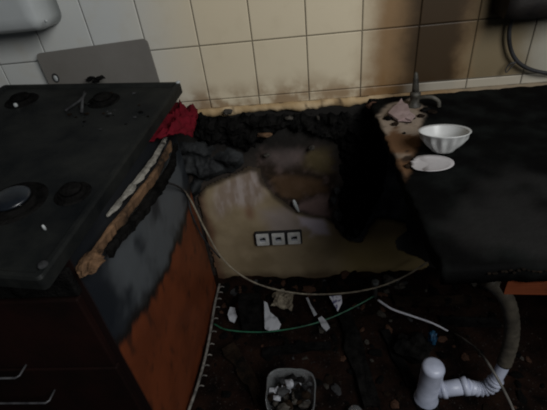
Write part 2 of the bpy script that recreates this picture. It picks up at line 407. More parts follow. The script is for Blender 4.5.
# body with sloping top under the hob
enamel_m = vcol('brown_enamel', .5, .4, .25, 50, .002)
BF, BB, BL = -.752, -.06, -.37
def hobz(x, y):  # height of the hob underside
    o = HI @ Vector((x, y, 0)); d = HI.to_3x3() @ Vector((0, 0, 1)); return (-.0315 - o.z) / d.z
bm = BM(); ny = 90; nz = 84; VV = []
for i in range(ny + 1):
    y = BF + (BB - BF) * i / ny; zt = hobz(BX, y)
    VV.append([bm.verts.new((BX + .03 * y + .003 * FB((0, y, zt * j / nz), 6, 4, 3) * sm(.4, .8, zt * j / nz), y, .004 + (zt - .004) * j / nz)) for j in range(nz + 1)])
for i in range(ny):
    for j in range(nz): bm.faces.new((VV[i][j], VV[i + 1][j], VV[i + 1][j + 1], VV[i][j + 1]))
lf = [bm.verts.new((BL, BF, .004)), bm.verts.new((BL, BB, .004)), bm.verts.new((BL, BB, hobz(BL, BB))), bm.verts.new((BL, BF, hobz(BL, BF)))]
bm.faces.new(lf)
bm.faces.new([VV[0][j] for j in range(nz + 1)] + [lf[3], lf[0]])
bm.faces.new([VV[ny][j] for j in range(nz, -1, -1)] + [lf[1], lf[2]])
bm.faces.new([VV[i][nz] for i in range(ny + 1)] + [lf[2], lf[3]])
bm.faces.new([VV[i][0] for i in range(ny, -1, -1)] + [lf[0], lf[1]])
o = build('body', bm, enamel_m, st)
scorch = [(.05, .60), (-.14, .52), (-.30, .50), (-.498, .50), (-.60, .53), (-.70, .555), (-.83, .60), (-.9, 1.1), (.1, 1.1)]
def bodycol(co):
    y, z = co.y, co.z; n = FB((y, z, 0), 8, 3, 5); n2 = FB((y, z, 0), 26, 8, 4)
    c = mix((.135, .033, .011), (.098, .024, .008), sm(-.5, .5, n)); c = mix(c, (.02, .009, .005), .6 * sm(.2, .8, n2))
    if co.x < BX - .035 or y < BF + .002: return mix((.008, .003, .0025), (.005, .0025, .002), sm(-.4, .4, n))
    d = sdist(y, z, scorch) + .03 * n + .012 * n2
    g = mix((.016, .019, .023), (.070, .078, .085), sm(-.35, .55, n - .2 + .8 * sm(-.75, -.55, y) * (1 - sm(-.2, -.05, y))))
    g = mix(g, (.006, .008, .012), sm(-.60, -.74, y) * .8); g = mix(g, (.005, .0065, .009), .92 * sm(.80, .86, z + .02 * n))
    g = mix((.008, .006, .005), g, sm(.015, .06, d))
    return mix(c, g, sm(-.006, .014, d))
paint(o.data, bodycol)
# front: control fascia, oven door, drawer and their wire handles
front = mottled('dark_brown_front', (.005, .002, .0015), (.012, .0035, .0025), 5, .7, spec=.12, bump=.1)
steel = mottled('dull_steel', (.05, .05, .055), (.14, .14, .145), 30, .5, metal=.5, bump=.1)
bm = BM(); box(bm, BL + .004, BX - .028, BF - .018, BF - .0005, .79, .86); bevel(bm, .004, 2); fas = build('control_fascia', bm, char, st)
for k in range(5):
    bm = BM(); M = Matrix.Translation((-.28 + k * .09, BF - .018, .826)) @ Matrix.Rotation(math.pi / 2, 4, 'X')
    rg = lathe(bm, [(.001, .016), (.014, .016), (.016, .012), (.017, 0), (.019, -.0005)], 18, M); kn = build('knob', bm, char, fas, True)
bm = BM(); box(bm, BL + .006, BX - .036, BF - .020, BF - .0005, .545, .782); bevel(bm, .004, 2); door = build('oven_door', bm, front, st)
bm = BM(); box(bm, BL + .006, BX - .036, BF - .020, BF - .0005, .06, .537); bevel(bm, .004, 2); drawer = build('lower_drawer', bm, front, st)
def handle(z, x1, par):
    bm = BM(); yy = BF - .020
    P = [(BL + .06, yy + .002, z), (BL + .06, yy - .028, z), (BL + .066, yy - .034, z)] + [(x1 - .006, yy - .034, z), (x1, yy - .028, z), (x1, yy + .002, z)]
    tube(bm, P, .0028, 8); build('handle', bm, steel, par, True)
hA = onY(18, 378, BF - .054); hB = onY(48, 403, BF - .054)
handle(hA.z, hA.x, door); handle(hB.z, hB.x, drawer)
# burners
def burner(px, py, R, tag=None):
    c = hobuv(px, py, -.007); M = HM @ Matrix.Translation((c.x, c.y, -.007))
    bm = BM(); rg = lathe(bm, [(R * 1.45, .0002), (R * 1.38, .003), (R * 1.15, .004), (R * 1.02, .002), (R, .010), (R * .92, .012), (R * .88, .011)], 36, M); capring(bm, rg[-1])
    b = build('burner', bm, char, st, True)
    bm = BM(); rg = lathe(bm, [(R * .8, .0115), (R * .82, .015), (R * .75, .018), (R * .3, .0192), (.0008, .0195)], 32, M); capring(bm, rg[0][::-1])
    cp = build('burner_cap', bm, rimmat if R > .045 else char, b, True)
    return c, M
def fixsub(o):  # sub-parts: same rest frame as the part
    pass
cA, MA = burner(22, 101, .036); cB, MB_ = burner(104, 101, .034); cC, MC = burner(14, 203, .05); cD, MD = burner(73, 194, .028)
# bright metal igniters and jets
for px, py, s in ((15, 104, .006), (19, 205, .0055), (43, 226, .003)):
    c = hobuv(px, py, .004); bm = BM(); M = HM @ Matrix.Translation((c.x, c.y, -.004))
    rg = lathe(bm, [(s, -.0025), (s, .006), (s * .7, .010), (.0004, .011)], 12, M); capring(bm, rg[0][::-1]); build('igniter', bm, white, st, True)
# broken pan support on the far burner
bm = BM(); P = [HM @ Vector((q.x, q.y, w)) for q, w in ((hobuv(66, 112), .004), (hobuv(82, 104), .012), (hobuv(88, 98), .016))]
tube(bm, P, .0035, 8); P = [HM @ Vector((q.x, q.y, w)) for q, w in ((hobuv(86, 95), .012), (hobuv(84, 104), .012), (hobuv(82, 113), .002))]
tube(bm, P, .004, 8); build('pan_support', bm, ash, st, True)
# raised corner cap at the back right
bm = BM(); lump(bm, HM @ Vector((WX - .006, WD - .010, .004)), (.008, .008, .005), .2, 3, 2); build('corner_cap', bm, white, st, True)
bm = BM(); rg = lathe(bm, [(.009, -.001), (.009, .004), (.006, .006), (.0005, .0065)], 16, HM @ Matrix.Translation((WX - .012, .03, .001))); build('corner_screw', bm, ash, st, True)
# debris chips lying on the hob
rr = random.Random(12)
for k in range(26):
    px = rr.uniform(70, 150); py = rr.uniform(90, 130); c = hobuv(px, py, -.006)
    if not (.03 < c.x < WX - .03 and .03 < c.y < WD - .03): continue
    s = rr.uniform(.002, .006); bm = BM(); lump(bm, HM @ Vector((c.x, c.y, -.006 + s * .35)), (s * 1.4, s, s * .55), .5, k, 1)
    o = build('burnt_chip', bm, rr.choice([char, char2, ash]), None); tagit(o, 'tiny burnt chip lying on the black stove hob', 'debris', 'burnt chips on the hob')

# ------------------------------------------------------------------ grey board behind the stove
bm = BM(); tl, tr = onY(38, 53, -.012), onY(146, 38, -.012); bw = (tr - tl).length; bh = .17
u = (tr - tl).normalized(); u.y = 0; u.normalize(); v = Vector((0, .012, 1)).normalized(); v = (v - u * v.dot(u)).normalized(); w = u.cross(v)
bo = tl - v * bh - Vector((0, .004, 0)); BMx = Matrix.Translation(bo) @ Matrix((u, v, w)).transposed().to_4x4()
prof = rrect(-.004, bw + .004, 0, bh, .014)
prism(bm, prof, 0, .007, BMx)
o = build('cutting_board', bm, mottled('grey_board', (.145, .135, .12), (.175, .165, .15), 4, .6, bump=.1)); tagit(o, 'flat grey cutting board with rounded corners leaning on the tiles behind the stove', 'cutting board')
hq = BMx.inverted() @ onY(57, 77, -.016); bm = BM(); lathe(bm, [(.0145, .0065), (.0145, .010), (.011, .010), (.0105, .0072)], 24, BMx @ Matrix.Translation((hq.x, hq.y, 0)) @ Matrix.Diagonal((.75, 1, 1, 1))); hr = build('hanging_eyelet', bm, ash, o, True)
bm = BM(); lathe(bm, [(.0105, .0071), (.009, .0085), (.0004, .009)], 20, BMx @ Matrix.Translation((hq.x, hq.y - .003, 0)) @ Matrix.Diagonal((.75, 1, 1, 1))); build('hole_tile_disc', bm, white, o, True)  # added white disc stands in for the bright tile behind an open hole
bm = BM(); c = onY(95, 78, -.058)
for k in range(5): lump(bm, c + Vector((-.022 + k * .011, .0, -.004 + .006 * math.sin(k * 2.2))), (.013, .006, .006), .7, k, 2)
o = build('melted_blob', bm, char); tagit(o, 'black melted blob on the back rim of the hob against the grey board', 'melted plastic')
# ------------------------------------------------------------------ white water heater
wh = empty('water_heater', (-.2, -.09, 1.19), 'white wall-mounted water heater with rounded lower corner above the stove', 'water heater')
bm = BM(); wy = -.12; e = onY(63, 22, -.01); e.z = onY(25, 33, wy).z
P = []
for x, z, r in ((e.x, e.z + .0, .03),):
    pass
hw = .42; zb = e.z - .002; bot = [];
prof = [(e.x - hw, zb), ]
cs = []
def heaterloop(ins):
    P = []; x1 = e.x - ins; x0 = e.x - hw + ins; z0 = zb + ins; z1 = zb + .55 - ins; r = max(.034 - ins, .008)
    for cx, cz, a0, rr_ in ((x1 - r, z1 - r, 0, r), (x0 + r, z1 - r, 90, r), (x0 + r, z0 + r, 180, r), (x1 - r, z0 + r, 270, r)):
        for k in range(9): a = math.radians(a0 + 90 * k / 8); P.append((cx + rr_ * math.cos(a), cz + rr_ * math.sin(a)))
    return P
L_ = []
for y, ins in ((-.001, .0), (-.085, .0), (-.108, .005), (-.12, .016), (-.124, .04)):
    L_.append([bm.verts.new((x, y, z)) for x, z in heaterloop(ins)])
for a, b in zip(L_, L_[1:]):
    for k in range(len(a)): bm.faces.new((a[k], a[(k + 1) % len(a)], b[(k + 1) % len(a)], b[k]))
bm.faces.new(L_[0]); bm.faces.new(L_[-1][::-1])
build('casing', bm, white, wh, True)
bm = BM(); rg = lathe(bm, [(.004, -.002), (.004, .002), (.0005, .003)], 12, Matrix.Translation(onY(46, 21, -.124)) @ Matrix.Rotation(math.pi / 2, 4, 'X')); build('highlight_dot', bm, white, wh, True)  # small white dot added in place of a bright highlight on the casing

# ------------------------------------------------------------------ red crumpled cloth behind the stove corner
def cloth(name, pts, top, mat, label, cat, seed, amp=.02, drop=.05):
    bm = BM(); n = 34; cx = sum(p.x for p in pts) / len(pts); cy = sum(p.y for p in pts) / len(pts); cz = sum(p.z for p in pts) / len(pts)
    V = []
    for i in range(n + 1):
        row = []
        for j in range(n + 1):
            s, t = i / n, j / n; p = pts[0].lerp(pts[1], s).lerp(pts[3].lerp(pts[2], s), t)
            e = math.sin(math.pi * min(max(s, 0), 1)) ** .5 * math.sin(math.pi * t) ** .5 if 0 < s < 1 and 0 < t < 1 else 0
            f = FB((s * 3, t * 3, seed), 1.3, seed, 4); q = p + Vector((N3((s, t, 0), 3, seed + 2) * .012, N3((s, t, 1), 3, seed + 5) * .012, top * e + amp * f * (.4 + e) + .3 * amp * FB((s * 9, t * 9, seed), 1.2, seed + 4, 3)))
            row.append(bm.verts.new(q))
        V.append(row)
    for i in range(n):
        for j in range(n): bm.faces.new((V[i][j], V[i + 1][j], V[i + 1][j + 1], V[i][j + 1]))
    o = build(name, bm, mat, None, True); s = o.modifiers.new('s', 'SOLIDIFY'); s.thickness = .003
    return tagit(o, label, cat)
redm = mottled('red_cloth', (.04, .003, .005), (.125, .006, .013), 9, .85, spec=.08, bump=.3)
cloth('red_cloth', [onZ(146, 140, .90), onZ(190, 134, .89), onZ(197, 109, .89), onZ(172, 103, .91)], .02, redm, 'crumpled red cloth lying behind the back right corner of the stove', 'cloth', 4, .03)

# ------------------------------------------------------------------ worktop remnant along the stove
rem = empty('worktop_remnant', (.245, -.4, .84), 'splintered strip of worktop with bare chipboard along the right side of the stove', 'worktop remnant')
lamm = mottled('scorched_laminate', (.04, .037, .032), (.30, .285, .25), 26, .5, lo=.35, hi=.6, bump=.2)
def strip(bm, path, z0, z1, w, seed, jag=.012):
    rows = []
    n = len(path)
    for i, (x, y) in enumerate(path):
        t = i / (n - 1); ww = w * (math.sin(math.pi * min(max(t, .04), .97)) ** .4)
        a = x + jag * .3 * FB((y, 0, 0), 30, seed, 3); b = x + ww + jag * FB((y, 1, 0), 35, seed + 3, 3)
        a = max(a, BX + .03 * y + .004); b = max(b, a + .003); dz = .003 * FB((y, 2, 0), 14, seed, 3)
        rows.append([bm.verts.new(q) for q in ((a, y, z0 + dz), (a, y, z1 + dz), ((a + b) / 2, y, z1 + dz + .003 * N3((y, 0, 0), 60, seed)), (b, y, z1 + dz - .004), (b - .004, y, z0 + dz))])
    for a, b in zip(rows, rows[1:]):
        for k in range(5): bm.faces.new((a[k], a[(k + 1) % 5], b[(k + 1) % 5], b[k]))
    bm.faces.new(rows[0][::-1]); bm.faces.new(rows[-1])
def pathfrom(pp, z, n=10): return [(p.x, p.y) for p in spline([onZ(a, b, z) for a, b in pp], n)]
bm = BM(); strip(bm, pathfrom(((166, 132), (150, 158), (128, 186), (106, 214)), .876), .868, .874, .019, 2, .009); build('laminate', bm, lamm, rem)
bm = BM(); strip(bm, pathfrom(((170, 140), (158, 162), (138, 190), (112, 222), (90, 252)), .866), .840, .866, .011, 5, .007); build('chipboard_core', bm, wood, rem)
bm = BM(); strip(bm, pathfrom(((174, 142), (166, 165), (148, 192), (124, 222), (104, 248)), .842), .815, .839, .022, 8, .008); build('charred_underside', bm, char, rem)
bm = BM(); lump(bm, onZ(90, 262, .852), (.022, .034, .012), .5, 4, 3, 2.5); build('swollen_end', bm, wood, rem)

# ------------------------------------------------------------------ charred remains on the wall
bm = BM(); mound(bm, xz((190, 120), (200, 110), (222, 113), (240, 111), (262, 113), (300, 113), (332, 111), (362, 112), (384, 114), (388, 128), (362, 140), (338, 142), (318, 136), (290, 130), (268, 138), (248, 152), (225, 146), (196, 142)), .045, .008, 3, edge=.03, jag=.018)
o = build('charred_batten', bm, char); tagit(o, 'long black charred crust of worktop stuck along the wall below the tiles', 'charred wood')
bm = BM(); mound(bm, xz((337, 118), (372, 112), (386, 118), (392, 138), (390, 165), (384, 190), (376, 208), (366, 226), (358, 238), (346, 238), (338, 226), (334, 205), (340, 180), (338, 150)), .06, .008, 9, edge=.04, jag=.014)
o = build('charred_mass', bm, char); tagit(o, 'black lumpy burnt mass hanging down the wall beside the right worktop', 'charred mass')
# grey melted lumps at the foot of that mass
for k, (a, b, s) in enumerate(((338, 215, .018), (343, 228, .016), (334, 200, .014), (350, 236, .013), (337, 190, .012), (356, 230, .012))):
    bm = BM(); c = onY(a, b, -.028); lump(bm, c, (s, .024, s * 1.1), .5, k + 20, 2); o = build('melted_lump', bm, ash); tagit(o, 'grey melted lump clinging to the lower edge of the black burnt mass', 'melted plastic', 'grey lumps on the burnt mass')
# grey melted sheet in the left corner
shp = xz((158, 160), (172, 140), (200, 138), (225, 142), (246, 152), (248, 168), (236, 174), (222, 176), (206, 186), (196, 204), (180, 196), (166, 182))
bm = BM(); mound(bm, shp, .05, .007, 14, edge=.05, jag=.010, rough=.9, freq=16)
o = build('melted_sheet', bm, greymelt, None, True); tagit(o, 'dark grey melted plastic sheet crumpled in the left corner of the bay', 'melted plastic')
# orange ember-coloured wood scrap in the crust, pale chips
for nm, a, b, sx_, sz_, mt_, lb in (('wood_scrap', 265, 135, .026, .008, wood, 'small orange-brown wood scrap caught in the black crust'), ('plaster_chip', 289, 118, .014, .006, stone, 'pale flat chip on top edge of the black crust'), ('plaster_chip', 318, 118, .006, .007, stone, 'small pale chip at the right end of the crust edge'), ('plaster_chip', 312, 148, .010, .009, stone, 'pale grey fragment below the black crust'), ('plaster_chip', 267, 155, .012, .006, stone, 'thin pale fragment left of centre below the crust'), ('plaster_chip', 228, 112, .018, .009, stone, 'beige lump at left of the crust just under the mortar'), ('plaster_chip', 372, 106, .02, .012, brick, 'brown lump where the crust meets the right worktop')):
    bm = BM(); c = onY(a, b, -.045 if mt_ is not stone else -.03); lump(bm, c, (sx_, .012, sz_), .45, a, 2); o = build(nm, bm, mt_); tagit(o, lb, 'fragment')
# ------------------------------------------------------------------ scorched back panel
pan = xz((199, 196), (206, 185), (222, 178), (238, 170), (250, 164), (260, 167), (264, 180), (274, 193), (288, 202), (297, 210), (312, 214), (324, 215), (334, 222), (341, 234), (350, 240), (362, 240), (370, 224), (376, 216), (392, 217), (404, 221), (407, 228), (398, 232), (394, 240), (398, 248), (412, 253), (428, 262), (420, 268), (385, 277), (350, 285), (300, 286), (222, 286), (212, 250))
lav = xz((299, 212), (326, 214), (330, 232), (312, 232), (300, 224)); lav2 = xz((262, 206), (296, 206), (304, 230), (270, 230)); pale = xz((220, 184), (250, 164), (262, 172), (268, 192), (254, 204), (232, 204), (220, 216), (216, 204))
bm = BM(); cell = .006; x0 = min(p[0] for p in pan) - .02; z0 = min(p[1] for p in pan) - .02; nx = int((max(p[0] for p in pan) + .02 - x0) / cell); nzc = int((max(p[1] for p in pan) + .02 - z0) / cell); V = {}
def pd(i, j):
    x, z = x0 + i * cell, z0 + j * cell; return sdist(x, z, pan) + .006 * FB((x, z, 0), 40, 4, 3)
DD = [[pd(i, j) for j in range(nzc + 1)] for i in range(nx + 1)]
def pv(i, j, back):
    k = (i, j, back)
    if k not in V:
        x, z = x0 + i * cell, z0 + j * cell; y = -.017 - .005 * FB((x, z, 0), 5, 6, 3) - .008 * sm(.5, .7, z)
        V[k] = bm.verts.new((x, y + (.0065 if back else 0), z))
    return V[k]
cells = {(i, j) for i in range(nx) for j in range(nzc) if DD[i][j] + DD[i + 1][j] + DD[i][j + 1] + DD[i + 1][j + 1] > 0}
for i, j in cells:
    bm.faces.new((pv(i, j, 0), pv(i + 1, j, 0), pv(i + 1, j + 1, 0), pv(i, j + 1, 0))); bm.faces.new((pv(i, j + 1, 1), pv(i + 1, j + 1, 1), pv(i + 1, j, 1), pv(i, j, 1)))
    for di, dj, a, b in ((-1, 0, (0, 0), (0, 1)), (1, 0, (1, 0), (1, 1)), (0, -1, (0, 0), (1, 0)), (0, 1, (0, 1), (1, 1))):
        if (i + di, j + dj) not in cells: bm.faces.new((pv(i + a[0], j + a[1], 0), pv(i + b[0], j + b[1], 0), pv(i + b[0], j + b[1], 1), pv(i + a[0], j + a[1], 1)))
def pancol(co):
    x, z = co.x, co.z; n = FB((x, z, 0), 8, 2, 5); n2 = FB((x * 2.2, z * .6, 0), 22, 6, 4)
    c = mix((.235, .180, .105), (.30, .235, .145), sm(-.5, .5, n))
    c = mix(c, (.27, .20, .06), .55 * sm(.72, .85, x))
    c = mix(c, (.30, .26, .27), .6 * sm(-.03, .04, sdist(x + .02 * n, z + .02 * n, lav2)))
    c = mix(c, (.46, .41, .47), .9 * sm(-.015, .02, sdist(x + .02 * n, z + .02 * n, lav)))
    c = mix(c, mix((.24, .18, .15), (.42, .36, .35), sm(-.4, .6, n2)), .75 * sm(-.03, .03, sdist(x + .02 * n, z, pale)))
    c = mix(c, (.15, .06, .035), .7 * sm(.035, .0, math.hypot(x - .415, (z - .43) * .6 + .01 * n)))
    c = mix(c, (.10, .035, .02), .75 * sm(.27, .225, x + .015 * n))
    e = sdist(x, z, pan); c = mix(c, (.03, .02, .012), .85 * sm(.022, .002, e + .01 * n) * sm(.25, .4, z)); c = mix(c, (.06, .035, .02), .7 * sm(.10, .045, z + .02 * n))
    return c
o = build('back_panel', bm, vcol('scorched_panel', .7, .3, .3, 70, .002)); paint(o.data, pancol); tagit(o, 'beige scorched panel with torn upper edge covering the wall around the socket', 'wall panel')
# white melted drip at the tear
bm = BM(); P = spline([onY(293.5, 200, -.030), onY(295.5, 205, -.032), onY(299, 212, -.030)], 6); tube(bm, P, lambda t: .002 + .006 * math.sin(math.pi * min(.95, .15 + t * .8)), 8)
o = build('plastic_drip', bm, white, None, True); tagit(o, 'small white melted drip above the triple socket', 'melted plastic')

# ------------------------------------------------------------------ triple socket
a = onY(254, 233, -.030); b = onY(302.5, 243.5, -.030); sc3 = empty('triple_socket', ((a.x + b.x) / 2, -.024, (a.z + b.z) / 2), 'white triple power socket in a sooty dark frame on the beige panel', 'power socket')
cx, cz = sc3.location.x, sc3.location.z; tilt = 0
black_plastic = mottled('black_plastic', (.008, .008, .009), (.03, .03, .032), 20, .5, bump=.2)
wdt = b.x - a.x; hgt = a.z - b.z
bm = BM(); prism(bm, rrect(cx - wdt / 2, cx + wdt / 2, cz - hgt / 2, cz + hgt / 2, .006), 0, .012, Matrix(((1, 0, 0, 0), (0, 0, -1, -.020), (0, 1, 0, 0), (0, 0, 0, 1))))
build('frame', bm, black_plastic, sc3)
sockw = mottled('sooty_socket', (.42, .42, .40), (.62, .62, .60), 40, .45, bump=.1)
step = wdt / 3
for k in (-1, 0, 1):
    x = cx + k * step; h = step * .40; hv = hgt * .43
    bm = BM(); outer = rrect(x - h, x + h, cz - hv, cz + hv, .004, 7); n = len(outer); cyl = []
    for q in outer: ang = math.atan2(q[1] - cz, q[0] - x); cyl.append((x + .0185 * math.cos(ang), cz + .0185 * math.sin(ang)))
    RR = [[bm.verts.new((p[0], y, p[1])) for p in PP] for PP, y in ((outer, -.0325), (outer, -.0375), (cyl, -.0378), (cyl, -.0335))]
    for u_, v_ in zip(RR, RR[1:]):
        for i in range(n): bm.faces.new((u_[i], u_[(i + 1) % n], v_[(i + 1) % n], v_[i]))
    f = build('socket_face', bm, sockw, sc3)
    bm = BM(); lathe(bm, [(.0185, .0), (.0185, .001), (.0002, .001)], 24, Matrix.Translation((x, -.0326, cz)) @ Matrix.Rotation(math.pi / 2, 4, 'X')); well = build('well', bm, dirtywhite, f)
    bm = BM()
    for s_ in (-1, 1):
        rg = lathe(bm, [(.004, 0), (.004, .0012), (.0002, .0013)], 10, Matrix.Translation((x + s_ * .0085, -.0336, cz)) @ Matrix.Rotation(math.pi / 2, 4, 'X'))
    lump(bm, (x + .004, -.0345, cz + .003), (.010, .002, .006), .5, k + 5, 2)
    build('pin_holes', bm, char, f)

# ------------------------------------------------------------------ bowl, plate, shards and tap on the right worktop
c = onZ(442, 152.5, WZ + .002); bw_ = empty('bowl', (c.x, c.y, WZ + .002), 'small white ribbed bowl standing on the black worktop', 'bowl')
def rib(a, z): return 1 + .075 * math.cos(a * 13) * sm(.004, .02, z) * (1 - sm(.042, .047, z))
bm = BM(); BMt = Matrix.Translation((c.x, c.y, WZ + .007)) @ Matrix.Rotation(math.radians(-10), 4, 'X')
rg = lathe(bm, [(.0005, .004), (.019, .003), (.023, 0.0), (.026, .001), (.029, .006), (.040, .018), (.051, .034), (.057, .047), (.060, .050), (.059, .0515), (.054, .049)], 112, BMt, rib)
porc = mottled('white_porcelain', (.43, .44, .43), (.52, .52, .515), 4, .3, bump=0)
build('shell', bm, porc, bw_, True)
bm = BM(); lathe(bm, [(.0545, .049), (.046, .033), (.035, .017), (.022, .008), (.0005, .0065)], 64, BMt); build('inside', bm, porc, bw_, True)

pc = (onZ(407, 164, WZ) + onZ(453, 167, WZ)) / 2
bm = BM(); n = 60; rng = random.Random(4); rings = []
for r_, z in ((0.001, .003), (.030, .003), (.038, .0045), (.046, .007), (.0465, .0055), (.038, .002), (.001, .0015)):
    ring = []
    for k in range(n):
        an = 2 * math.pi * k / n; rr_ = r_ * 1.17
        bite = sm(.55, 1.0, math.cos(an - math.radians(165))); rr_ *= 1 - .22 * bite * (1 + .8 * N3((math.cos(an) * 6, math.sin(an) * 6, 0), 1, 3)) if r_ > .02 else 1
        ring.append(bm.verts.new((pc.x + rr_ * math.cos(an), pc.y + rr_ * math.sin(an) * .70, WZ + .001 + z)))
    rings.append(ring)
for a_, b_ in zip(rings, rings[1:]):
    for k in range(n): bm.faces.new((a_[k], a_[(k + 1) % n], b_[(k + 1) % n], b_[k]))
o = build('saucer', bm, vcol('sooty_saucer', .4, .4, .1), None, True)
paint(o.data, lambda co: mix((.40, .38, .38), (.05, .035, .03), max(sm(.0, .35, FB(co, 55, 3, 3)) * sm(pc.x + .005, pc.x - .035, co.x), .0)))
tagit(o, 'chipped pinkish-white saucer with burnt left rim in front of the bowl', 'saucer')

def shard(name, pts, z, th, mat, label, cat, seed=0, tilt=None, group=None, amp=.004):
    bm = BM(); P = [(onZ(a, b, z).x, onZ(a, b, z).y) for a, b in pts]; cx = sum(p[0] for p in P) / len(P); cy = sum(p[1] for p in P) / len(P)
    prism(bm, [(x - cx, y - cy) for x, y in P], 0, th)
    bmesh.ops.triangulate(bm, faces=bm.faces[:]); bmesh.ops.subdivide_edges(bm, edges=bm.edges[:], cuts=2, use_grid_fill=True)
    for v in bm.verts: v.co.z += amp * FB((v.co.x, v.co.y, 0), 25, seed, 3); v.co.x += .3 * amp * N3(v.co, 60, seed)
    o = build(name, bm, mat); o.location = (cx, cy, z + amp * .6)
    if tilt: o.rotation_euler = tilt
    return tagit(o, label, cat, group)
pinkm = mottled('pink_plastic', (.21, .15, .14), (.33, .25, .24), 16, .5, bump=.2)
shard('pink_shard', ((388, 116), (392, 110), (396, 108), (401, 103), (404, 107), (407, 108), (410, 114), (415, 117), (411, 121), (405, 119), (398, 121)), WZ + .008, .006, pinkm, 'pinkish melted plastic piece lying beside the tap', 'plastic shard', 3, (.08, 0, 0))
for k, (a, b, s) in enumerate(((404, 133, .004), (410, 122, .004), (395, 124, .008), (388, 118, .010), (399, 112, .009), (421, 116, .008), (413, 118, .006), (415, 160, .006), (408, 166, .007), (426, 110, .012), (432, 112, .010))):
    bm = BM(); c = onZ(a, b, WZ + s * .4); lump(bm, c, (s * 1.3, s * 1.2, s * .6), .5, k + 40, 2); o = build('burnt_crumb', bm, char2 if k % 3 else char); tagit(o, 'dark burnt crumb on the scorched corner of the right worktop', 'debris', 'burnt crumbs on the worktop')

tp = empty('tap', (1.0, -.085, WZ), 'sooty grey tap with pointed handle and short curved spout at the wall', 'tap')
tapm = mottled('sooty_tap', (.012, .011, .009), (.075, .069, .055), 30, .6, spec=.4, bump=.4, bscale=160)
b0 = onZ(414, 106, WZ); yb = b0.y
bm = BM(); MT = Matrix.Translation((b0.x, yb, WZ)); rg = lathe(bm, [(.021, -.001), (.021, .004), (.014, .010), (.013, .030), (.016, .034), (.016, .042), (.009, .048)], 20, MT); capring(bm, rg[-1]); build('base', bm, tapm, tp, True)
t0 = Vector((b0.x, yb, WZ + .044)); t1 = onY(416, 72, yb)
bm = BM(); tube(bm, [t0, t0.lerp(t1, .3), t0.lerp(t1, .65), t0.lerp(t1, .92), t1], lambda t: [.0105, .0095, .008, .0055, .002][min(4, int(t * 4.01))], 12); build('handle', bm, tapm, tp, True)
bm = BM(); P = spline([Vector((b0.x + .008, yb, WZ + .024)), onY(424, 97, yb - .01), onY(432, 97.5, yb - .02), onY(438, 101, yb - .025), onY(439, 107, yb - .028)], 8); tube(bm, P, .0065, 10); build('spout', bm, tapm, tp, True)

# ------------------------------------------------------------------ melted unit and cable on the wall, top right
mu = empty('melted_wall_unit', (1.35, -.05, 1.14), 'black melted appliance on the wall in the upper right corner', 'wall unit')
d0 = onY(503, 21, -.09)
bm = BM(); box(bm, d0.x, d0.x + .42, -.10, -.002, d0.z + .004, d0.z + .42)
bmesh.ops.subdivide_edges(bm, edges=bm.edges[:], cuts=9, use_grid_fill=True)
for v in bm.verts: v.co += Vector((.010 * FB(v.co, 9, 1, 3), (.012 * FB(v.co, 9, 4, 3) if v.co.y < -.01 else 0), .010 * FB(v.co, 9, 7, 3)))
build('casing', bm, mottled('melted_dark', (.005, .004, .004), (.018, .014, .011), 9, .6, bump=.3), mu, True)
bm = BM(); yl = -.022
loop = [onY(a, b, yl) for a, b in ((516, 10), (511, 22), (509, 36), (511, 50), (517, 61), (527, 68), (540, 72), (556, 73), (570, 67), (580, 52), (584, 30), (583, 8))]
tube(bm, spline(loop, 8), .0060, 10); o = build('black_cable', bm, black_plastic, None, True); tagit(o, 'thick black cable looping down the tiles from the melted wall unit', 'cable')
bm = BM(); lp = [onY(a, b, yl - .003) for a, b in ((516, 62), (512, 66), (507, 72), (505.5, 71), (507, 67), (511, 63.5), (516, 62))]
tube(bm, spline(lp, 6), .0018, 8); o = build('cable_tie', bm, black_plastic, None, True); tagit(o, 'thin black tie loop hanging off the looped cable', 'cable tie')

# ------------------------------------------------------------------ cables and hoses across the bay
def wire(name, pts, rad, mat, label, cat='cable', n=9): 
    bm = BM(); tube(bm, spline(pts, n), rad, 8); o = build(name, bm, mat, None, True); return tagit(o, label, cat)
bc = mottled('beige_cable', (.12, .10, .075), (.30, .26, .19), 30, .5, bump=.1)
wire('beige_cable', [onY(168, 186, -.17), onY(180, 188, -.14), onY(190, 199, -.12), onY(205, 229, -.12), onY(222, 258, -.13), onY(244, 277, -.14), onY(270, 288, -.15), onY(305, 294, -.155), onY(345, 293, -.16), onY(378, 287, -.16), onY(405, 276, -.15), onY(428, 262, -.13)], .0036, bc, 'long beige cable sagging from the left corner across the foot of the wall')
wire('black_wire', [onX(150, 184, .235), onX(172, 184, .24), onY(186, 194, -.125), onY(192, 215, -.125), onY(203, 238, -.125), onY(220, 258, -.128)], .0034, black_plastic, 'black wire drooping over the brown side panel of the stove')
gm = mottled('green_hose', (.007, .045, .024), (.02, .13, .068), 25, .45, bump=.1)
wire('green_hose', [onZ(214, 324, .05), onZ(228, 330, .045), onZ(262, 332, .04), onZ(300, 327, .05), onZ(330, 318, .06), onZ(356, 306, .07), onZ(374, 296, .09)], .0032, gm, 'thin green hose curving over the rubble in the middle of the floor', 'hose')
wc = mottled('white_cable_glare', (.45, .45, .50), (.66, .66, .72), 25, .4, bump=.05)  # glare painted into the cable: raised colour, thicker towards the stub
wire('white_cable_glare', [onZ(378, 300, .09), onZ(392, 309, .09), onZ(412, 316, .09), onZ(432, 323, .085), onZ(448, 331, .08)], lambda t: .0050 - .0016 * t, wc, 'white cable with glare put into its colour and thickness, running right from the pipe stub towards the drain')
gc = mottled('grey_cable', (.06, .056, .05), (.15, .14, .125), 25, .5, bump=.1)
wire('grey_cable', [onY(449, 331, -.28), onY(462, 338, -.36), onY(476, 349, -.44), onY(487, 362, -.56), onY(500, 383, -.62), onY(512, 407, -.66), onY(518, 425, -.70)], .0042, gc, 'grey cable crossing in front of the drain hose at lower right')
